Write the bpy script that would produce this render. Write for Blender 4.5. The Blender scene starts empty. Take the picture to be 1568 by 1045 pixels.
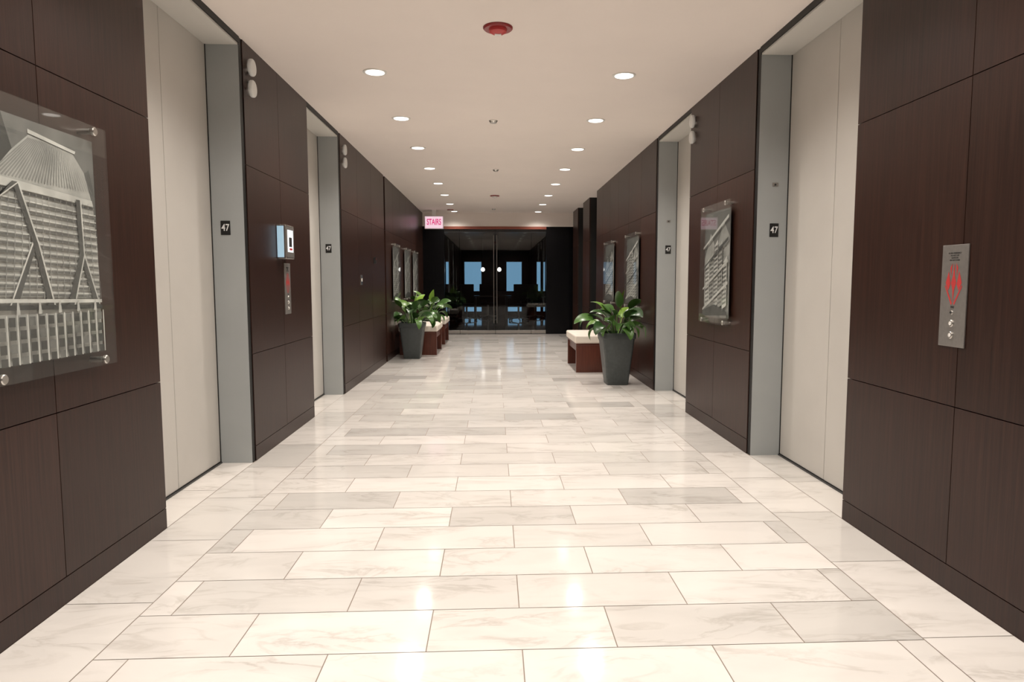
import bpy, math, random
from mathutils import Vector, Matrix
random.seed(7)
sc = bpy.context.scene
try:
    sc.view_settings.view_transform = 'Standard'
    sc.view_settings.look = 'None'
except Exception: pass

XL, XR, H = -1.60, 1.76, 2.74
YB, YE = -2.6, 15.6
REC = 0.215

# ------------------------------------------------------------------ materials
def new_mat(name):
    m = bpy.data.materials.new(name); m.use_nodes = True
    nt = m.node_tree
    return m, nt, nt.nodes.get('Principled BSDF')
def pmat(name, col, rough=0.5, metal=0.0, emit=None, es=0.0, spec=0.5, noise=0.0, nscale=20, coat=0.0):
    m, nt, b = new_mat(name)
    b.inputs['Base Color'].default_value = (*col, 1)
    b.inputs['Roughness'].default_value = rough
    b.inputs['Metallic'].default_value = metal
    b.inputs['Specular IOR Level'].default_value = spec
    b.inputs['Coat Weight'].default_value = coat
    if emit:
        b.inputs['Emission Color'].default_value = (*emit, 1)
        b.inputs['Emission Strength'].default_value = es
    if noise > 0:
        tc = nt.nodes.new('ShaderNodeTexCoord'); n = nt.nodes.new('ShaderNodeTexNoise')
        n.inputs['Scale'].default_value = nscale; n.inputs['Detail'].default_value = 4
        nt.links.new(tc.outputs['Object'], n.inputs['Vector'])
        r = nt.nodes.new('ShaderNodeValToRGB')
        r.color_ramp.elements[0].position = .3; r.color_ramp.elements[1].position = .7
        r.color_ramp.elements[0].color = (*[c*(1-noise) for c in col], 1)
        r.color_ramp.elements[1].color = (*[min(1, c*(1+noise)) for c in col], 1)
        nt.links.new(n.outputs['Fac'], r.inputs['Fac']); nt.links.new(r.outputs['Color'], b.inputs['Base Color'])
    return m
def wood_mat(name, c1, c2, rough=0.33, grain=(60, 60, 1.6), spec=.5):
    m, nt, b = new_mat(name)
    tc = nt.nodes.new('ShaderNodeTexCoord'); mp = nt.nodes.new('ShaderNodeMapping')
    mp.inputs['Scale'].default_value = grain
    nt.links.new(tc.outputs['Object'], mp.inputs['Vector'])
    n = nt.nodes.new('ShaderNodeTexNoise'); n.inputs['Scale'].default_value = 1.5
    n.inputs['Detail'].default_value = 8; n.inputs['Roughness'].default_value = .7
    nt.links.new(mp.outputs['Vector'], n.inputs['Vector'])
    r = nt.nodes.new('ShaderNodeValToRGB')
    r.color_ramp.elements[0].position = .32; r.color_ramp.elements[1].position = .7
    r.color_ramp.elements[0].color = (*c1, 1); r.color_ramp.elements[1].color = (*c2, 1)
    nt.links.new(n.outputs['Fac'], r.inputs['Fac'])
    a = nt.nodes.new('ShaderNodeAttribute'); a.attribute_name = 'tone'
    mx = nt.nodes.new('ShaderNodeMix'); mx.data_type = 'RGBA'; mx.blend_type = 'MULTIPLY'
    mx.inputs['Factor'].default_value = 1
    mr = nt.nodes.new('ShaderNodeMapRange'); mr.inputs['To Min'].default_value = .82; mr.inputs['To Max'].default_value = 1.2
    nt.links.new(a.outputs['Fac'], mr.inputs['Value'])
    nt.links.new(r.outputs['Color'], mx.inputs['A']); nt.links.new(mr.outputs['Result'], mx.inputs['B'])
    nt.links.new(mx.outputs['Result'], b.inputs['Base Color'])
    b.inputs['Roughness'].default_value = rough
    b.inputs['Specular IOR Level'].default_value = spec
    bp = nt.nodes.new('ShaderNodeBump'); bp.inputs['Strength'].default_value = .06; bp.inputs['Distance'].default_value = .002
    nt.links.new(n.outputs['Fac'], bp.inputs['Height']); nt.links.new(bp.outputs['Normal'], b.inputs['Normal'])
    return m
def glass_mat(name, tint=(1, 1, 1), f0=.04, rough=0.0, haze=0.0, hazecol=(.6, .6, .6), fk=.6):
    m = bpy.data.materials.new(name); m.use_nodes = True; nt = m.node_tree; nt.nodes.clear()
    o = nt.nodes.new('ShaderNodeOutputMaterial'); t = nt.nodes.new('ShaderNodeBsdfTransparent')
    t.inputs['Color'].default_value = (*tint, 1)
    g = nt.nodes.new('ShaderNodeBsdfGlossy'); g.inputs['Roughness'].default_value = rough
    f = nt.nodes.new('ShaderNodeLayerWeight'); f.inputs['Blend'].default_value = .5
    pw = nt.nodes.new('ShaderNodeMath'); pw.operation = 'POWER'; pw.inputs[1].default_value = 5
    ad = nt.nodes.new('ShaderNodeMath'); ad.operation = 'MULTIPLY_ADD'; ad.inputs[1].default_value = fk; ad.inputs[2].default_value = f0
    ad.use_clamp = True
    mx = nt.nodes.new('ShaderNodeMixShader')
    nt.links.new(f.outputs['Facing'], pw.inputs[0]); nt.links.new(pw.outputs[0], ad.inputs[0]); nt.links.new(ad.outputs[0], mx.inputs['Fac'])
    if haze > 0:
        d = nt.nodes.new('ShaderNodeBsdfDiffuse'); d.inputs['Color'].default_value = (*hazecol, 1)
        m2 = nt.nodes.new('ShaderNodeMixShader'); m2.inputs['Fac'].default_value = haze
        nt.links.new(t.outputs[0], m2.inputs[1]); nt.links.new(d.outputs[0], m2.inputs[2])
        nt.links.new(m2.outputs[0], mx.inputs[1])
    else:
        nt.links.new(t.outputs[0], mx.inputs[1])
    nt.links.new(g.outputs[0], mx.inputs[2]); nt.links.new(mx.outputs[0], o.inputs['Surface'])
    return m
def marble_mat():
    m, nt, b = new_mat('marble_tile')
    L = nt.links.new
    at = nt.nodes.new('ShaderNodeAttribute'); at.attribute_name = 'tile'
    tc = nt.nodes.new('ShaderNodeTexCoord')
    sc_ = nt.nodes.new('ShaderNodeVectorMath'); sc_.operation = 'SCALE'; sc_.inputs['Scale'].default_value = 23
    L(at.outputs['Color'], sc_.inputs[0])
    ad = nt.nodes.new('ShaderNodeVectorMath'); ad.operation = 'ADD'
    L(tc.outputs['Object'], ad.inputs[0]); L(sc_.outputs['Vector'], ad.inputs[1])
    mp = nt.nodes.new('ShaderNodeMapping'); mp.inputs['Rotation'].default_value = (0, 0, .5); mp.inputs['Scale'].default_value = (1.0, 2.8, 1)
    L(ad.outputs['Vector'], mp.inputs['Vector'])
    n1 = nt.nodes.new('ShaderNodeTexNoise'); n1.inputs['Scale'].default_value = 1.8; n1.inputs['Detail'].default_value = 5
    n1.inputs['Distortion'].default_value = .7
    L(mp.outputs['Vector'], n1.inputs['Vector'])
    n2 = nt.nodes.new('ShaderNodeTexNoise'); n2.inputs['Scale'].default_value = 2.0; n2.inputs['Detail'].default_value = 8
    n2.inputs['Roughness'].default_value = .58; n2.inputs['Distortion'].default_value = 1.2
    L(mp.outputs['Vector'], n2.inputs['Vector'])
    s = nt.nodes.new('ShaderNodeMath'); s.operation = 'SUBTRACT'; s.inputs[1].default_value = .5; L(n2.outputs['Fac'], s.inputs[0])
    a = nt.nodes.new('ShaderNodeMath'); a.operation = 'ABSOLUTE'; L(s.outputs[0], a.inputs[0])
    vr = nt.nodes.new('ShaderNodeValToRGB'); vr.color_ramp.elements[0].position = 0; vr.color_ramp.elements[1].position = .045
    vr.color_ramp.elements[0].color = (1, 1, 1, 1); vr.color_ramp.elements[1].color = (0, 0, 0, 1)
    L(a.outputs[0], vr.inputs['Fac'])
    cr = nt.nodes.new('ShaderNodeValToRGB'); cr.color_ramp.elements[0].position = .42; cr.color_ramp.elements[1].position = .72
    L(n1.outputs['Fac'], cr.inputs['Fac'])
    sep = nt.nodes.new('ShaderNodeSeparateColor'); L(at.outputs['Color'], sep.inputs[0])
    base = nt.nodes.new('ShaderNodeValToRGB')
    e = base.color_ramp.elements
    e[0].position = 0; e[0].color = (.56, .535, .50, 1); e[1].position = 1; e[1].color = (.83, .785, .735, 1)
    k = base.color_ramp.elements.new(.4); k.color = (.71, .675, .63, 1)
    L(sep.outputs[0], base.inputs['Fac'])
    m1 = nt.nodes.new('ShaderNodeMix'); m1.data_type = 'RGBA'; m1.blend_type = 'MULTIPLY'
    mm = nt.nodes.new('ShaderNodeMath'); mm.operation = 'MULTIPLY'; mm.inputs[1].default_value = .5
    L(cr.outputs['Color'], mm.inputs[0]); L(mm.outputs[0], m1.inputs['Factor'])
    L(base.outputs['Color'], m1.inputs['A']); m1.inputs['B'].default_value = (.80, .80, .80, 1)
    m2 = nt.nodes.new('ShaderNodeMix'); m2.data_type = 'RGBA'; m2.blend_type = 'MULTIPLY'
    v2 = nt.nodes.new('ShaderNodeMath'); v2.operation = 'MULTIPLY'; L(vr.outputs['Color'], v2.inputs[0]); L(cr.outputs['Color'], v2.inputs[1])
    v3 = nt.nodes.new('ShaderNodeMath'); v3.operation = 'MULTIPLY'; v3.inputs[1].default_value = .62; L(v2.outputs[0], v3.inputs[0])
    L(v3.outputs[0], m2.inputs['Factor']); L(m1.outputs['Result'], m2.inputs['A']); m2.inputs['B'].default_value = (.64, .61, .575, 1)
    L(m2.outputs['Result'], b.inputs['Base Color'])
    b.inputs['Roughness'].default_value = .10
    b.inputs['Specular IOR Level'].default_value = .48
    return m

M = {}
M['wood'] = wood_mat('wenge_wood', (.016, .0060, .0040), (.043, .0172, .0115), .36, spec=.34)
M['benchwood'] = wood_mat('bench_wood', (.07, .018, .011), (.13, .038, .022), .3)
M['black'] = pmat('black_reveal', (.004, .004, .004), .5)
M['blackwall'] = pmat('black_panel', (.004, .004, .005), .25, spec=.25)
M['steel'] = pmat('grey_painted_steel', (.38, .40, .40), .42, noise=.03, nscale=4)
M['door'] = pmat('elevator_door_beige', (.55, .525, .485), .42, noise=.03, nscale=3)
M['ceil'] = pmat('ceiling_paint', (.88, .80, .745), .85, noise=.015, nscale=2)
M['soffit'] = pmat('soffit_paint', (.62, .60, .56), .6)
M['marble'] = marble_mat()
M['grout'] = pmat('grout', (.27, .215, .17), .7)
M['white'] = pmat('white_trim', (.8, .78, .74), .35)
M['lamp'] = pmat('lamp_glow', (1, 1, 1), .4, emit=(1, .95, .88), es=4)
M['lens'] = pmat('lantern_lens', (.66, .65, .62), .3, emit=(1, .97, .92), es=.04)
M['chrome'] = pmat('brushed_steel', (.62, .60, .57), .28, 1.0)
M['plate'] = pmat('brushed_plate', (.32, .305, .29), .42, .75, noise=.06, nscale=60)
M['dark'] = pmat('dark_metal', (.03, .03, .03), .35)
M['acryl'] = glass_mat('acrylic_sheet', (.97, .98, .97), .03, .02, .03, (.6, .6, .57), .4)
M['glass'] = glass_mat('door_glass', (.88, .9, .91), .04)
M['red'] = pmat('red_enamel', (.24, .012, .012), .35)
M['redprint'] = pmat('red_print', (.50, .04, .04), .4)
M['sign'] = pmat('sign_face', (.9, .8, .85), .4, emit=(1, .70, .85), es=.7)
M['signtext'] = pmat('sign_letters', (.5, .02, .15), .4, emit=(.60, .01, .16), es=.8)
M['textw'] = pmat('white_letters', (.85, .85, .85), .5)
M['pot'] = pmat('slate_planter', (.055, .064, .064), .45, noise=.12, nscale=30)
M['soil'] = pmat('soil', (.03, .02, .012), .9, noise=.5, nscale=60)
M['cushion'] = pmat('cream_leather', (.74, .67, .58), .5, noise=.03, nscale=12)
M['screen'] = pmat('lit_screen', (.8, .85, .9), .2, emit=(.85, .92, 1), es=.6)
M['blueglow'] = pmat('blue_edge', (.4, .55, .65), .3, emit=(.45, .72, .9), es=.5)
M['fabric'] = pmat('chair_fabric', (.02, .02, .024), .7)
M['table'] = pmat('table_top', (.05, .035, .03), .2)
M['darkfloor'] = pmat('dark_stone', (.03, .031, .033), .05, noise=.3, nscale=3)
M['header'] = pmat('red_brown_header', (.30, .09, .06), .4, .3)  # reddish-brown tint for the strip along the top of the glass
G = {}
def grey(v):
    v = round(v, 2)
    if v not in G: G[v] = pmat('ink_%02d' % int(v*100), (v, v*.985, v*.95), .6, noise=.22, nscale=9)
    return G[v]
def leaf_mat():
    m, nt, b = new_mat('leaf_green')
    a = nt.nodes.new('ShaderNodeAttribute'); a.attribute_name = 'tone'
    r = nt.nodes.new('ShaderNodeValToRGB')
    r.color_ramp.elements[0].color = (.018, .055, .012, 1); r.color_ramp.elements[1].color = (.22, .38, .05, 1)
    k = r.color_ramp.elements.new(.75); k.color = (.07, .16, .03, 1)
    nt.links.new(a.outputs['Fac'], r.inputs['Fac']); nt.links.new(r.outputs['Color'], b.inputs['Base Color'])
    b.inputs['Roughness'].default_value = .32
    return m
M['leaf'] = leaf_mat()

# ------------------------------------------------------------------ mesh builder
class MB:
    def __init__(s): s.v = []; s.f = []; s.mi = []; s.mats = []; s.t = []; s.cols = []
    def mat(s, m):
        if m not in s.mats: s.mats.append(m)
        return s.mats.index(m)
    def face(s, pts, m, tone=.5, col=None):
        b = len(s.v); s.v += [tuple(p) for p in pts]; s.f.append(tuple(range(b, b+len(pts)))); s.mi.append(s.mat(m)); s.t.append(tone); s.cols.append(col)
    def faces(s, verts, fs, m, tone=.5):
        b = len(s.v); s.v += [tuple(p) for p in verts]; k = s.mat(m)
        for f in fs: s.f.append(tuple(b+i for i in f)); s.mi.append(k); s.t.append(tone); s.cols.append(None)
    def box(s, x0, x1, y0, y1, z0, z1, m, tone=.5):
        x0, x1 = sorted((x0, x1)); y0, y1 = sorted((y0, y1)); z0, z1 = sorted((z0, z1))
        v = [(x0,y0,z0),(x1,y0,z0),(x1,y1,z0),(x0,y1,z0),(x0,y0,z1),(x1,y0,z1),(x1,y1,z1),(x0,y1,z1)]
        s.faces(v, [(0,3,2,1),(4,5,6,7),(0,1,5,4),(1,2,6,5),(2,3,7,6),(3,0,4,7)], m, tone)
    def lathe(s, c, axis, prof, m, n=24, tone=.5):
        ax = Vector(axis).normalized(); up = Vector((0,0,1)) if abs(ax.z) < .9 else Vector((1,0,0))
        a = ax.cross(up).normalized(); b2 = ax.cross(a).normalized(); c = Vector(c)
        vs = []
        for r, h in prof:
            for i in range(n):
                t = 2*math.pi*i/n
                vs.append(c+ax*h+(a*math.cos(t)+b2*math.sin(t))*r)
        fs = []
        for k in range(len(prof)-1):
            for i in range(n):
                j = (i+1) % n
                fs.append((k*n+i, k*n+j, (k+1)*n+j, (k+1)*n+i))
        fs.append(tuple(range(n-1, -1, -1))); fs.append(tuple((len(prof)-1)*n+i for i in range(n)))
        s.faces(vs, fs, m, tone)
    def obj(s, name, parent=None, bevel=0, smooth=False, seg=2):
        me = bpy.data.meshes.new(name); me.from_pydata(s.v, [], s.f)
        for m in s.mats: me.materials.append(m)
        me.polygons.foreach_set('material_index', s.mi)
        at = me.attributes.new('tone', 'FLOAT', 'FACE'); at.data.foreach_set('value', s.t)
        if any(c is not None for c in s.cols):
            ca = me.attributes.new('tile', 'FLOAT_COLOR', 'FACE')
            fl = []
            for c in s.cols: fl += list(c if c else (0,0,0,1))
            ca.data.foreach_set('color', fl)
        if smooth: me.polygons.foreach_set('use_smooth', [True]*len(me.polygons))
        me.update()
        o = bpy.data.objects.new(name, me); sc.collection.objects.link(o)
        if bevel > 0:
            bm = o.modifiers.new('Bevel', 'BEVEL'); bm.width = bevel; bm.segments = seg; bm.limit_method = 'ANGLE'
        if smooth and bevel == 0:
            es = o.modifiers.new('EdgeSplit', 'EDGE_SPLIT'); es.split_angle = math.radians(40)
        if parent: o.parent = parent
        return o
def empty(name, loc=(0,0,0)):
    o = bpy.data.objects.new(name, None); o.empty_display_size = .1; sc.collection.objects.link(o)
    o.location = loc
    return o
def par(o, p):
    o.parent = p; o.matrix_parent_inverse = Matrix.Translation(-Vector(p.location))
def text(name, s, loc, rot, size, m, parent=None, ext=.0006, sx=1, off=.012):
    c = bpy.data.curves.new(name, 'FONT'); c.body = s; c.size = size; c.align_x = 'CENTER'; c.align_y = 'CENTER'; c.extrude = ext
    c.offset = size*off
    c.materials.append(m)
    o = bpy.data.objects.new(name, c); sc.collection.objects.link(o); o.location = loc; o.rotation_euler = rot; o.scale = (sx, 1, 1)
    if parent: par(o, parent)
    return o

# ------------------------------------------------------------------ floor
OPEN = {-1: [(3.32, 4.53), (6.08, 7.28)], 1: [(3.30, 4.57), (6.15, 7.38)]}
b = MB(); g = .0019
def tile(x0, x1, y0, y1):
    r = random.random()
    r = r**.6
    b.face([(x0+g, y0+g, 0), (x1-g, y0+g, 0), (x1-g, y1-g, 0), (x0+g, y1-g, 0)], M['marble'], .5, (r, random.random(), random.random(), 1))
W, D, Y0, X0 = .628, .2857, 2.42, .088
BL, BR = XL+.32, XR-.32
k = int((YB-Y0)/D)-1
while Y0+k*D < YE:
    ya, yb = max(YB, Y0+k*D), min(YE, Y0+(k+1)*D)
    if yb-ya > .01:
        off = X0 if k % 2 == 0 else X0-W/2
        c = math.floor((BL-off)/W)
        while off+c*W < BR:
            xa, xb = max(BL, off+c*W), min(BR, off+(c+1)*W)
            if xb-xa > .02: tile(xa, xb, ya, yb)
            c += 1
    k += 1
for s_, xw, xi in ((-1, XL, BL), (1, XR, BR)):
    y = YB + (.1 if s_ < 0 else .35); y0 = YB
    while y0 < YE:
        y1 = min(y, YE)
        tile(min(xw, xi), max(xw, xi), y0, y1); y0 = y1; y = y1+W
    for (a, e) in OPEN[s_]:
        m_ = (a+e)/2
        for p, q in ((a, m_), (m_, e)):
            xo = xw+s_*(REC+.02)
            tile(min(xw, xo), max(xw, xo), p, q)
b.face([(XL-.3, YB, -.0015), (XR+.3, YB, -.0015), (XR+.3, YE, -.0015), (XL-.3, YE, -.0015)], M['grout'], .5, (0,0,0,1))
b.obj('floor')

# ------------------------------------------------------------------ ceiling & ends
b = MB(); b.box(XL-.38, XR+.38, YB, YE, H, H+.1, M['ceil']); b.obj('ceiling')
b = MB(); b.box(XL-.4, XR+.4, YB-.1, YB, -.01, H+.1, M['wood']); b.obj('wall_back')

# ------------------------------------------------------------------ walls
RB, R1, R2 = .10, .72, 1.955
def build_wall(s_, xw, name, segs, blacks):
    b = MB(); bb = MB()
    T = .02
    for (ya, yb, joints) in segs:
        ys = [ya]+sorted(j for j in joints if ya < j < yb)+[yb]
        for i in range(len(ys)-1):
            a = ys[i]+(.002 if i else 0); e = ys[i+1]-(.002 if i < len(ys)-2 else 0)
            for z0, z1 in ((RB+.002, R1-.002), (R1+.002, R2-.002), (R2+.002, H)):
                b.box(xw, xw+s_*T, a, e, z0, z1, M['wood'], random.random())
        b.box(xw+s_*T, xw+s_*(T+.30), ya, yb, 0, H, M['black'])
        bb.box(xw, xw+s_*T, ya, yb, 0, RB-.002, M['wood'], .2)
    for (ya, yb, dpt) in blacks:
        b.box(xw+s_*dpt, xw+s_*.32, ya, yb, 0, H, M['black'])
    b.obj(name); bb.obj('baseboard_'+name.split('_')[1])
L = OPEN[-1]; R = OPEN[1]
build_wall(-1, XL, 'wall_left', [
    (YB, L[0][0], [2.54-.78*i for i in range(7)]),
    (L[0][1]+.05, L[1][0], [5.28]),
    (L[1][1]+.06, 10.15, [8.2, 9.11]),
    (10.27, YE, [11.05, 11.83, 12.6, 13.4, 14.2, 15.0])],
    [(L[0][1], L[0][1]+.05, .006), (L[1][1], L[1][1]+.06, .006), (10.15, 10.27, .05)])
build_wall(1, XR, 'wall_right', [
    (YB, R[0][0], [2.505-.78*i for i in range(7)]),
    (R[0][1]+.05, R[1][0], [5.38]),
    (R[1][1]+.06, 11.75, [8.2, 8.95, 9.7, 10.4, 11.1]),
    (12.65, 13.55, []), (14.4, YE-.35, [])],
    [(R[0][1], R[0][1]+.05, .006), (R[1][1], R[1][1]+.06, .006), (11.75, 12.65, .2), (13.55, 14.4, .2), (YE-.35, YE, .1)])

# ------------------------------------------------------------------ elevators
def elevator(s_, xw, a, e, keyplate):
    p = empty('elevator_door', (xw+s_*REC, (a+e)/2, 0))
    X = lambda d: xw+s_*d
    HS = 2.69
    mid = (a+e)/2
    for i, (y0, y1) in enumerate(((a, mid-.0025), (mid+.0025, e))):
        d = MB(); d.box(X(REC), X(REC+.04), y0, y1, .012, HS, M['door']); o = d.obj('leaf_%d' % (i+1), bevel=.002); par(o, p)
    d = MB(); d.box(X(REC+.04), X(REC+.06), a-.02, e+.02, 0, H, M['black']); o = d.obj('shaft_back'); par(o, p)
    d = MB(); d.box(X(.008), X(REC+.04), e-.004, e, 0, HS, M['steel'])
    d.box(X(REC-.006), X(REC), e-.007, e-.003, 0, HS, M['black'])
    o = d.obj('jamb_far'); par(o, p)
    d = MB(); d.box(X(.021), X(REC+.04), a, a+.004, 0, HS, M['steel']); o = d.obj('jamb_near'); par(o, p)
    d = MB(); d.box(X(.01), X(REC+.04), a, e, HS, HS+.02, M['soffit']); d.box(X(.0), X(REC+.04), a, e, HS+.012, H, M['black'])
    o = d.obj('header_soffit'); par(o, p)
    d = MB(); d.box(X(REC-.012), X(REC+.04), a, e, .0, .008, M['dark']); o = d.obj('sill'); par(o, p)
    d = MB(); xc = X(.125); ef = e-.004
    d.box(xc-.030, xc+.030, ef-.004, ef, 1.50, 1.59, M['black']); o = d.obj('floor_number_plate', bevel=.001); par(o, p)
    text('floor_number', '47', (xc, ef-.0046, 1.545), (math.pi/2, 0, 0), .062, M['textw'], p, sx=.8)
    if keyplate:
        d = MB(); d.box(xc-.02, xc+.02, ef-.003, ef, 1.835, 1.86, M['plate']); d.lathe((xc, ef-.003, 1.847), (0,-1,0), [(.007,0),(.006,.002)], M['dark'], 12)
        o = d.obj('key_switch_plate'); par(o, p)
for a, e in OPEN[-1]: elevator(-1, XL, a, e, False)
for a, e in OPEN[1]: elevator(1, XR, a, e, True)

# ------------------------------------------------------------------ hall lanterns
def lantern(s_, xw, y):
    b = MB()
    for z in (2.46, 2.595):
        b.lathe((xw, y, z), (-s_, 0, 0), [(.046, 0), (.046, .012)], M['chrome'], 28)
        b.lathe((xw-s_*.012, y, z), (-s_, 0, 0), [(.053, 0), (.055, .006), (.055, .018), (.050, .024), (.03, .026)], M['lens'], 28)
    b.obj('hall_lantern', smooth=True)
lantern(-1, XL, L[0][1]+.15); lantern(-1, XL, L[1][1]+.20); lantern(1, XR, R[1][0]-.11)

# ------------------------------------------------------------------ pictures
def art_tower():
    P = [([(0,0),(1,0),(1,1),(0,1)], .18), ([(0,.62),(.30,.84),(.22,1),(0,1)], .05), ([(.10,.90),(.20,1),(.12,1),(.04,.93)], .4), ([(.0,.80),(.10,.86),(.06,.92),(.0,.90)], .3)]
    # tower silhouette: near-vertical flanks, slightly converging crown
    P.append(([(0,0),(1,0),(1,.50),(.97,.70),(.90,.84),(.80,.915),(.42,.94),(.28,.86),(.10,.73),(0,.66)], .50))
    P.append(([(.90,.84),(.97,.70),(1,.50),(1,.74),(.95,.86)], .12))
    for i in range(34):
        t = i/33; u0 = .42+.38*t; u1 = .12+.84*t
        P.append(([(u0-.0015, .93), (u0+.0015, .925), (u1+.004, .75), (u1-.004, .755)], .30))
    P.append(([(.41,.945),(.81,.915),(.82,.928),(.41,.962)], .72))
    P.append(([(.09,.750),(.96,.718),(.97,.69),(.06,.715)], .66))
    P.append(([(.06,.71),(.97,.685),(.972,.675),(.05,.70)], .07))
    v = .655
    while v > .26:
        P.append(([(0, v+.012), (.99, v-.013), (.99, v-.022), (0, v+.003)], .17))
        P.append(([(0, v+.022), (.99, v-.003), (.99, v-.008), (0, v+.017)], .72))
        v -= .034
    for i in range(18):
        u0 = .08+.88*i/17; u1 = -.02+1.02*i/17
        P.append(([(u0-.002, .70), (u0+.002, .70), (u1+.003, .24), (u1-.003, .24)], .36))
    for q in ([(.26,.735),(.30,.735),(.43,.50),(.39,.50)], [(.43,.50),(.39,.50),(.18,.23),(.24,.23)],
              [(.79,.71),(.83,.71),(.84,.46),(.80,.46)], [(.80,.46),(.84,.46),(.97,.23),(.92,.23)],
              [(.39,.50),(.43,.50),(.54,.23),(.49,.23)], [(.80,.46),(.84,.46),(.72,.23),(.66,.23)],
              [(.0,.55),(.0,.59),(.30,.735),(.26,.735)]):
        P.append((q, .09))
        P.append(([q[1], (q[1][0]+.012, q[1][1]), (q[2][0]+.012, q[2][1]), q[2]], .72))
    P.append(([(0,.255),(1,.235),(1,.25),(0,.27)], .72))
    P.append(([(0,.245),(1,.225),(1,.205),(0,.225)], .05))
    for i in range(6):
        u = .06+i*.17
        P.append(([(u,.20),(u+.03,.20),(u+.022,.25),(u+.008,.25)], .6))
    for r in range(4):
        for i in range(13):
            u = .015+i*.077; v0 = .155-r*.053
            P.append(([(u,v0),(u+.048,v0-.001),(u+.048,v0+.036),(u,v0+.037)], .07 if (i*3+r) % 4 else .2))
    for i in range(13):
        u = .065+i*.077
        P.append(([(u,0),(u+.010,0),(u+.010,.20),(u,.20)], .72))
    return P
def art_city(seed):
    r = random.Random(seed)
    P = [([(0,0),(1,0),(1,1),(0,1)], .30)]
    P.append(([(0,.55),(.25,.8),(.5,.62),(.75,.9),(1,.74),(1,1),(0,1)], .10))
    for k in range(5):
        x = .04+k*.19; h = .45+.45*r.random(); g0 = r.choice([.5,.6,.25,.4])
        P.append(([(x,.08),(x+.17,.12),(x+.15,h),(x+.03,h-.05)], g0))
        for j in range(20):
            v = .12+j*.04
            if v < h-.08:
                for c in range(3):
                    P.append(([(x+.02+c*.045,v+c*.007),(x+.05+c*.045,v+.007+c*.007),(x+.05+c*.045,v+.027+c*.007),(x+.02+c*.045,v+.02+c*.007)], .06 if g0 > .3 else .45))
    for k in range(4):
        v = .05+.2*k
        P.append(([(0,v),(1,v+.26),(1,v+.29),(0,v+.02)], r.choice([.65,.05,.5])))
    P.append(([(0,0),(1,0),(1,.06),(.5,.12),(0,.05)], .08))
    return P
def picture(s_, xw, y0, y1, art, z0=.87, z1=1.80):
    p = empty('framed_print', (xw-s_*.03, (y0+y1)/2, (z0+z1)/2))
    m_ = .055
    pa, pb, za, zb = y0+m_, y1-m_, z0+m_, z1-m_
    b = MB()
    b.box(xw-s_*.024, xw-s_*.028, pa, pb, za, zb, grey(.3))
    dz = .012/(len(art)+1)
    for i, (poly, g0) in enumerate(art):
        x = xw-s_*(.0283+dz*i)
        pts = []
        for u, v in poly:
            u = min(1, max(0, u)); v = min(1, max(0, v))
            y = pa+(pb-pa)*u if s_ < 0 else pb-(pb-pa)*u
            pts.append((x, y, za+(zb-za)*v))
        b.face(pts, grey(g0))
    o = b.obj('print'); par(o, p)
    b = MB(); b.box(xw-s_*.046, xw-s_*.053, y0, y1, z0, z1, M['acryl']); o = b.obj('acrylic_sheet'); par(o, p)
    b = MB()
    for y in (y0+.09, y1-.09):
        for z in (z0+.022, z1-.022):
            b.lathe((xw, y, z), (-s_,0,0), [(.011,0),(.011,.0455)], M['chrome'], 20)
            b.lathe((xw-s_*.0535, y, z), (-s_,0,0), [(.017,0),(.017,.008),(.014,.011)], M['chrome'], 20)
    o = b.obj('standoff_bolts', smooth=True); par(o, p)
picture(-1, XL, 2.11, 2.86, art_tower())
picture(1, XR, 4.93, 5.63, art_city(3))
picture(1, XR, 8.12, 8.95, art_city(5)); picture(1, XR, 9.82, 10.65, art_city(8))
picture(-1, XL, 10.75, 11.45, art_city(11)); picture(-1, XL, 12.15, 12.9, art_city(12)); picture(-1, XL, 13.4, 14.15, art_city(13))

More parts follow.
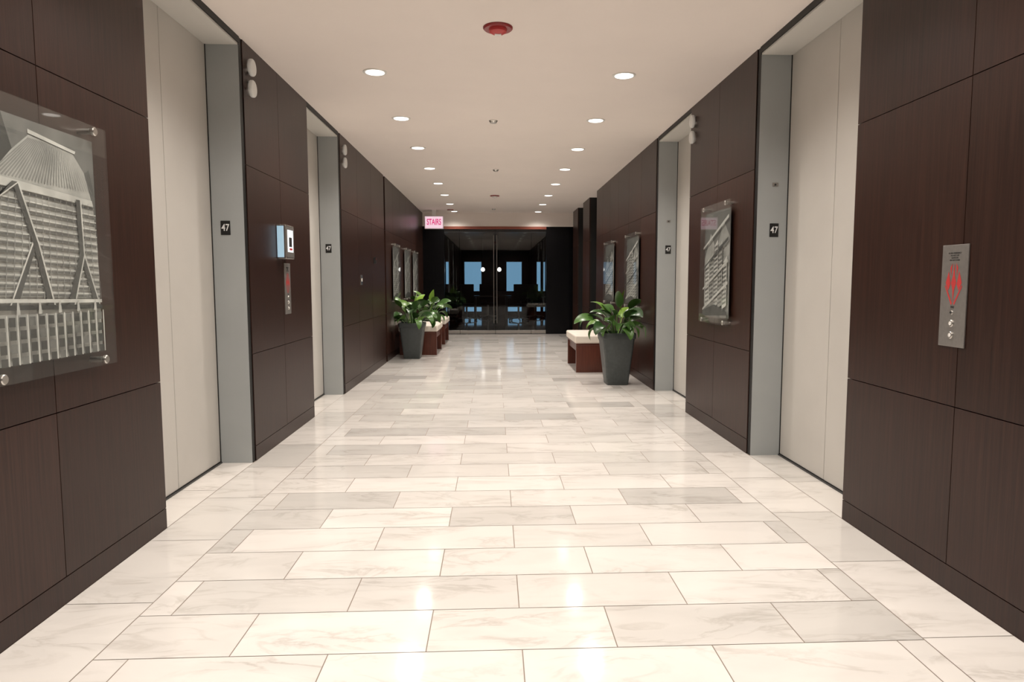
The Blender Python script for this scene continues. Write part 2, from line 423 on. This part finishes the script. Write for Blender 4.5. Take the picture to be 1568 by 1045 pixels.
# ------------------------------------------------------------------ call plates
def call_plate(s_, xw, yc):
    p = empty('elevator_call_panel', (xw, yc, 1.145))
    w, z0, z1 = .0735, .95, 1.34
    X = lambda d: xw-s_*d
    b = MB(); b.box(xw, X(.006), yc-w, yc+w, z0, z1, M['plate']); o = b.obj('plate', bevel=.0015); par(o, p)
    def U(u, v):
        return (X(.0066), yc+(u*w if s_ < 0 else -u*w), z0+v)
    b = MB()
    cz = .245
    def arrow(cu, cv, w_, h_, m):
        b.face([U(cu-w_, cv), U(cu-w_*.4, cv+h_*.35), U(cu, cv+h_), U(cu+w_*.4, cv+h_*.35), U(cu+w_, cv), U(cu+w_*.35, cv-h_*.35), U(cu, cv-h_), U(cu-w_*.35, cv-h_*.35)], m)
    arrow(0, cz, .20, .075, M['redprint'])
    for sg in (-1, 1):
        b.face([U(sg*.24, cz-.005), U(sg*.40, cz+.045), U(sg*.62, cz), U(sg*.40, cz-.03)], M['redprint'])
        b.face([U(sg*.22, cz+.025), U(sg*.30, cz+.058), U(sg*.14, cz+.075)], M['redprint'])
        b.face([U(sg*.60, cz-.01), U(sg*.68, cz-.012), U(sg*.12, cz-.085), U(sg*.05, cz-.078)], M['redprint'])
    o = b.obj('emblem'); par(o, p)
    rz = math.pi/2 if s_ < 0 else -math.pi/2
    for i, (t_, v) in enumerate((('IN FIRE EMERGENCY', .358), ('DO NOT USE', .349), ('ELEVATOR', .340), ('USE EXIT STAIRS', .331))):
        text('caption_%d' % (i+1), t_, U(0, v), (math.pi/2, 0, rz), .008, M['dark'], p, ext=.0002, off=0)
    text('caption_5', 'FIRE', U(0, .152), (math.pi/2, 0, rz), .012, M['dark'], p, ext=.0002, off=0)
    b = MB()
    for v, r in ((.132, .009), (.09, .014), (.045, .014)):
        c = U(0, v); b.lathe((X(.006), c[1], c[2]), (-s_,0,0), [(r,0),(r,.004),(r*.85,.006)], M['chrome'], 20)
        b.lathe((X(.0122), c[1], c[2]), (-s_,0,0), [(r*.55,0),(r*.5,.001)], M['white'] if r > .01 else M['dark'], 16)
    o = b.obj('buttons', smooth=True); par(o, p)
call_plate(1, XR, 2.54)
call_plate(-1, XL, 5.38)

# wall display
p = empty('wall_display_screen', (XL+.03, 5.27, 1.49))
b = MB(); b.box(XL, XL+.065, 5.16, 5.37, 1.37, 1.62, M['chrome']); o = b.obj('housing', bevel=.004); par(o, p)
b = MB(); b.box(XL+.005, XL+.05, 5.153, 5.16, 1.38, 1.61, M['blueglow']); o = b.obj('edge_light'); par(o, p)
b = MB(); b.box(XL+.0652, XL+.068, 5.17, 5.36, 1.38, 1.61, M['plate']); b.box(XL+.068, XL+.069, 5.195, 5.335, 1.42, 1.585, M['screen'])
b.box(XL+.069, XL+.0695, 5.23, 5.30, 1.46, 1.53, M['dark']); b.box(XL+.069, XL+.0695, 5.24, 5.31, 1.435, 1.45, M['redprint']); o = b.obj('screen'); par(o, p)
# small wall devices
b = MB(); b.box(XL, XL+.008, 8.30, 8.39, 1.16, 1.28, M['chrome']); b.box(XL+.008, XL+.014, 8.335, 8.355, 1.2, 1.24, M['white']); b.obj('light_switch', bevel=.001)
b = MB(); b.box(XL, XL+.03, 9.22, 9.28, 1.44, 1.52, M['dark']); b.box(XL+.03, XL+.032, 9.24, 9.26, 1.49, 1.505, M['redprint']); b.obj('card_reader', bevel=.003)

# ------------------------------------------------------------------ ceiling fixtures
def downlight(x, y, power=17):
    b = MB()
    n = 32
    b.lathe((x, y, H), (0,0,-1), [(.088, 0), (.088, .004), (.078, .007), (.070, .004)], M['white'], n)
    b.lathe((x, y, H-.0045), (0,0,-1), [(.068, 0), (.068, .0015)], M['lamp'], n)
    o = b.obj('recessed_downlight', smooth=True)
    l = bpy.data.lights.new('downlight_lamp', 'SPOT'); l.spot_size = math.radians(140); l.spot_blend = .9; l.shadow_soft_size = .075; l.energy = power*5
    l.color = (1, .93, .86); l.specular_factor = .45
    lo = bpy.data.objects.new('lamp', l); sc.collection.objects.link(lo); lo.location = (x, y, H-.015); lo.parent = o
for y in (-2.05, -.6, .84, 2.27, 3.66, 5.23, 6.66, 8.09, 9.52, 10.95, 12.38, 13.81, 15.24):
    pw = 24.5 if y < 14.5 else 8
    downlight(-.87, y, pw); downlight(.98, y, pw)
def detector(x, y, r=.09):
    b = MB()
    b.lathe((x, y, H), (0,0,-1), [(r, 0), (r, .008), (r*.93, .014), (r*.6, .014)], M['red'], 32)
    b.lathe((x, y, H-.014), (0,0,-1), [(r*.62, 0), (r*.58, .014), (r*.35, .026), (r*.1, .028)], M['white'] if r < .09 else M['redprint'], 28)
    b.box(x-.02, x+.02, y-.012, y+.012, H-.046, H-.03, M['white'])
    b.obj('fire_alarm_strobe', smooth=True)
detector(.03, 4.3); detector(.02, 12.45, .085); detector(-.93, 14.9, .07)
def sprinkler(x, y):
    b = MB(); b.lathe((x, y, H), (0,0,-1), [(.042, 0), (.042, .005), (.034, .012), (.030, .022), (.01, .024)], M['chrome'], 24)
    b.obj('sprinkler_cover', smooth=True)
sprinkler(.0, 6.72); sprinkler(.03, 9.6); sprinkler(0, 14.7)

# ------------------------------------------------------------------ stairs sign
p = empty('stairs_exit_sign', (-1.28, 14.95, 2.47))
b = MB(); b.box(-1.49, -1.08, 14.93, 14.97, 2.33, 2.61, M['white']); b.box(-1.33, -1.24, 14.93, 14.97, 2.61, H, M['white']); o = b.obj('housing', bevel=.004); par(o, p)
b = MB(); b.box(-1.475, -1.095, 14.926, 14.93, 2.345, 2.595, M['sign']); o = b.obj('face'); par(o, p)
text('letters', 'STAIRS', (-1.285, 14.924, 2.475), (math.pi/2,0,0), .175, M['signtext'], p, sx=.58, off=.02)

# ------------------------------------------------------------------ benches
def bench(x0, x1, y0, y1):
    p = empty('upholstered_bench', ((x0+x1)/2, (y0+y1)/2, 0))
    b = MB()
    for a, e in ((y0+.02, y0+.075), (y1-.075, y1-.02)): b.box(x0+.02, x1-.02, a, e, 0, .36, M['benchwood'])
    b.box(x0+.02, x1-.02, y0+.02, y1-.02, .36, .385, M['benchwood'])
    b.box(x0+.04, x0+.07, y0+.075, y1-.075, .27, .36, M['benchwood']); b.box(x1-.07, x1-.04, y0+.075, y1-.075, .27, .36, M['benchwood'])
    o = b.obj('frame', bevel=.003); par(o, p)
    n = 2
    b = MB()
    for i in range(n):
        a = y0+(y1-y0)*i/n; e = y0+(y1-y0)*(i+1)/n
        b.box(x0, x1, a+.003, e-.003, .386, .49, M['cushion'])
    o = b.obj('cushion', bevel=.022, seg=4); par(o, p)
bench(1.06, 1.70, 8.9, 10.0)
bench(-1.56, -.92, 11.15, 12.25)
bench(-1.56, -.92, 13.05, 14.15)

# ------------------------------------------------------------------ planters
def rsq(h, r, z, cx, cy, n=5):
    pts = []
    for q, (sx, sy) in enumerate(((1,1),(-1,1),(-1,-1),(1,-1))):
        for i in range(n+1):
            t = math.pi/2*(q+i/n)
            pts.append((cx+sx*(h-r)+r*math.cos(t), cy+sy*(h-r)+r*math.sin(t), z))
    return pts
def planter(cx, cy, hp, spread, hgt, seed, nleaf=34, ymax=1e9):
    rr = random.Random(seed)
    p = empty('potted_plant', (cx, cy, 0))
    secs = [rsq(.12,.02,0,cx,cy), rsq(.127,.025,.01,cx,cy), rsq(.185,.03,hp-.07,cx,cy), rsq(.195,.03,hp-.065,cx,cy), rsq(.20,.03,hp-.008,cx,cy), rsq(.195,.028,hp,cx,cy), rsq(.178,.022,hp,cx,cy), rsq(.172,.02,hp-.05,cx,cy)]
    n = len(secs[0]); v = [q for s in secs for q in s]; f = []
    for k in range(len(secs)-1):
        for i in range(n):
            j = (i+1) % n; f.append((k*n+i, k*n+j, (k+1)*n+j, (k+1)*n+i))
    f.append(tuple(range(n-1,-1,-1)))
    b = MB(); b.faces(v, f, M['pot']); b.face(rsq(.173,.02,hp-.045,cx,cy), M['soil']); o = b.obj('planter_pot', smooth=True); par(o, p)
    b = MB()
    for li in range(nleaf):
        az = li*2.39996+rr.uniform(-.35,.35)
        q = li/nleaf
        r0 = .02+.09*q
        pos = Vector((cx+r0*math.cos(az), cy+r0*math.sin(az), hp-.05))
        pet = (.10+.24*rr.random())*(hgt/.45)*(1.05-.35*q)
        bl = rr.uniform(.18,.25)*(hgt/.46)
        el = math.radians(84-32*q+rr.uniform(-8,8)); elm = el-math.radians(10+22*q); el1 = elm-math.radians(55+70*q+rr.uniform(-25,25))
        if li == 0: el = elm = math.radians(84); el1 = math.radians(78); pet = hgt*.62; bl = .24
        wmax = rr.uniform(.050,.068)
        NP, NB = 5, 10; ring = []
        side = Vector((-math.sin(az), math.cos(az), 0)); tw = rr.uniform(-.8,.8)
        for k in range(NP+NB+1):
            if k <= NP: e_ = el+(elm-el)*k/NP; step = pet/NP; w_ = .0045
            else:
                t = (k-NP)/NB; e_ = elm+(el1-elm)*t; step = bl/NB
                w_ = .003+wmax*math.sin(math.pi*t**.72)**.8 if t < 1 else .001
            d = Vector((math.cos(az)*math.cos(e_), math.sin(az)*math.cos(e_), math.sin(e_)))
            if k: pos = pos+d*step
            nrm = side.cross(d).normalized()
            sd = (side*math.cos(tw)+nrm*math.sin(tw))
            nr2 = sd.cross(d).normalized()
            ring.append((pos-sd*w_+nr2*w_*-.3, pos.copy(), pos+sd*w_+nr2*w_*-.3))
        vs = []
        for tri in ring:
            for q_ in tri:
                x_ = min(max(q_.x, XL+.06), XR-.06)
                vs.append((x_, q_.y, q_.z))
        fs = []
        for k in range(NP+NB):
            fs += [(3*k, 3*k+1, 3*k+4, 3*k+3), (3*k+1, 3*k+2, 3*k+5, 3*k+4)]
        tone = rr.random()*.85
        if li in (0, 3): tone = 1
        b.faces(vs, fs, M['leaf'], tone)
    o = b.obj('foliage'); par(o, p)
    for po in o.data.polygons: po.use_smooth = True
planter(1.43, 7.92, .61, .40, .50, 1, 42)
planter(-1.28, 10.75, .56, .34, .48, 2, 38)
planter(-1.20, 12.65, .56, .34, .50, 5, 34)

# ------------------------------------------------------------------ glass end wall
DG0, DG1, DM, ZG = -1.12, 1.19, .03, 2.38
b = MB(); b.box(XL-.3, XR+.3, YE, YE+.15, ZG+.06, H+.1, M['ceil']); b.box(DG0, DG1, YE-.01, YE+.12, ZG, ZG+.06, M['header']); b.obj('trim_1')
b = MB(); b.box(XL-.3, DG0, YE, YE+.15, 0, ZG+.06, M['blackwall']); b.box(DG1, XR+.3, YE, YE+.15, 0, ZG+.06, M['blackwall']); b.obj('wall_far')
def gdoor(name, x0, x1, hx):
    p = empty(name, ((x0+x1)/2, YE+.06, 0))
    b = MB(); b.box(x0+.004, x1-.004, YE+.055, YE+.067, .012, ZG-.005, M['glass']); o = b.obj('glass_leaf'); par(o, p)
    b = MB(); b.box(x0+.004, x1-.004, YE+.045, YE+.077, .005, .085, M['chrome']); b.box(x0+.004, x1-.004, YE+.045, YE+.077, ZG-.06, ZG-.004, M['dark'])
    o = b.obj('rails', bevel=.002); par(o, p)
    if hx is not None:
        b = MB(); b.lathe((hx, YE+.0, .25), (0,0,1), [(.010,0),(.010,2.0)], M['chrome'], 14)
        for z in (.4, 2.1): b.lathe((hx, YE+.0, z), (0,1,0), [(.007,0),(.007,.055)], M['chrome'], 10)
        o = b.obj('pull_handle', smooth=True); par(o, p)
gdoor('door_1', -.78, DM, DM-.035); gdoor('door_2', DM, .85, DM+.035)
gdoor('window_1', DG0, -.78, None); gdoor('window_2', .85, DG1, None)

# ------------------------------------------------------------------ reception beyond
RY, RX0, RX1, RH = 24.5, -4.5, 4.7, 2.7
b = MB(); b.box(RX0, RX1, YE+.0, RY, -.05, -.002, M['darkfloor']); b.obj('floor_reception')
b = MB(); b.box(RX0, RX1, YE+.15, RY, RH, RH+.1, M['blackwall']); b.obj('ceiling_reception')
b = MB(); b.box(RX0-.1, RX0, YE, RY, -.05, RH+.1, M['blackwall']); b.box(RX0, XL-.3, YE, YE+.1, -.05, RH+.1, M['blackwall']); b.obj('wall_reception_left')
b = MB(); b.box(RX1, RX1+.1, YE, RY, -.05, RH+.1, M['blackwall']); b.box(XR+.3, RX1, YE, YE+.1, -.05, RH+.1, M['blackwall']); b.obj('wall_reception_right')
wins = [(-1.72,-1.60),(-1.08,-.42),(.42,1.02),(1.52,1.68),(1.76,1.84)]
ZS = .10
b = MB(); xs = RX0-.1
for i,(a,e) in enumerate(wins):
    b.box(xs, a, RY, RY+.15, -.05, RH+.1, M['blackwall']); xs = e
    b.box(a, e, RY, RY+.15, -.05, ZS, M['blackwall']); b.box(a, e, RY, RY+.15, 1.93, RH+.1, M['blackwall'])
    fr = .03 if e-a > .3 else .012
    w = MB(); w.box(a+fr, e-fr, RY+.06, RY+.07, ZS+.03, 1.9, M['glass'])
    for q in ((a, a+fr, ZS, 1.93), (e-fr, e, ZS, 1.93), (a+fr, e-fr, ZS, ZS+.03), (a+fr, e-fr, 1.9, 1.93)):
        w.box(q[0], q[1], RY+.04, RY+.09, q[2], q[3], M['dark'])
    w.obj('window_%d' % (i+3))
b.box(xs, RX1+.1, RY, RY+.15, -.05, RH+.1, M['blackwall']); b.obj('wall_reception_far')
p = empty('credenza', (0, 23.9, 0))
b = MB()
for i in range(4): b.box(-2.2+i*1.1+.005, -2.2+(i+1)*1.1-.005, 23.7, 24.1, .32, .84, M['table'])
b.box(-2.22, 2.22, 23.68, 24.12, .84, .87, M['table']); o = b.obj('cabinet', bevel=.004); par(o, p)
b = MB()
for x in (-2.1, -.02, 2.06):
    for yy in (23.74, 24.02): b.box(x, x+.04, yy, yy+.04, 0, .32, M['dark'])
o = b.obj('legs'); par(o, p)
def pendant(x, y, z):
    b = MB(); b.lathe((x,y,z), (0,0,1), [(.004,.07),(.004,RH-z)], M['dark'], 8)
    b.lathe((x,y,z-.05), (0,0,1), [(.015,0),(.05,.02),(.06,.05),(.05,.09),(.02,.12)], M['lamp'], 20)
    o = b.obj('pendant_lamp', smooth=True)
pendant(-.33, 20.5, 1.55); pendant(.16, 20.5, 1.55)
def office_chair(x, y, rot):
    p = empty('office_chair', (x, y, 0))
    def place(o): par(o, p)
    b = MB(); b.box(x-.24, x+.24, y-.24, y+.24, .44, .52, M['fabric']); o = b.obj('seat', bevel=.03, seg=3); place(o)
    b = MB(); b.box(x-.22, x+.22, y+.21, y+.27, .60, 1.12, M['fabric']); b.box(x-.03, x+.03, y+.22, y+.26, .46, .62, M['dark']); o = b.obj('backrest', bevel=.02, seg=3); place(o)
    b = MB()
    for s in (-1, 1):
        b.box(x+s*.27, x+s*.31, y-.15, y+.15, .68, .71, M['dark']); b.box(x+s*.28, x+s*.30, y-.02, y+.02, .47, .68, M['dark']); b.box(x+s*.2, x+s*.30, y-.02, y+.02, .45, .48, M['dark'])
    o = b.obj('armrests', bevel=.004); place(o)
    b = MB(); b.lathe((x,y,.08), (0,0,1), [(.03,0),(.03,.36)], M['chrome'], 12)
    for i in range(5):
        t = i*2*math.pi/5; c, s = math.cos(t), math.sin(t)
        q = [Vector((x,y,.10))+Vector((-s,c,0))*.02, Vector((x,y,.10))-Vector((-s,c,0))*.02, Vector((x+c*.3,y+s*.3,.07))-Vector((-s,c,0))*.012, Vector((x+c*.3,y+s*.3,.07))+Vector((-s,c,0))*.012]
        v = q+[a-Vector((0,0,.025)) for a in q]
        b.faces(v, [(0,1,2,3),(7,6,5,4),(0,4,5,1),(1,5,6,2),(2,6,7,3),(3,7,4,0)], M['chrome'])
        b.lathe((x+c*.3-.015*s, y+s*.3+.015*c, .03), (-s,c,0), [(.03,-.0),(.03,.03)], M['dark'], 12)
    o = b.obj('base'); place(o)
    p.rotation_euler = (0,0,rot)
for x, y, r in ((-.85,21.2,0),(-.2,22.6,.3),(.75,21.0,-.3),(1.35,22.4,2.6),(-1.5,22.3,3.4)): office_chair(x, y, r)
p = empty('conference_table', (.0, 21.9, 0))
b = MB(); b.box(-.75,.55,21.75,22.15,.71,.75,M['table']); o = b.obj('top', bevel=.005); par(o, p)
b = MB()
for x in (-.6,.4): b.box(x-.04,x+.04,21.85,22.05,0,.71,M['dark'])
o = b.obj('legs'); par(o, p)

# ------------------------------------------------------------------ world & camera
w = bpy.data.worlds.new('World'); sc.world = w; w.use_nodes = True
bg = w.node_tree.nodes['Background']; bg.inputs['Color'].default_value = (.22, .42, .60, 1); bg.inputs['Strength'].default_value = 1.1
cam = bpy.data.cameras.new('Camera'); cam.lens = 24; cam.sensor_width = 36; cam.shift_x = -.0128; cam.clip_end = 200
co = bpy.data.objects.new('Camera', cam); sc.collection.objects.link(co)
co.location = (0, 0, 1.2); co.rotation_euler = (math.radians(90-4.98), 0, math.radians(-2.6))
sc.camera = co
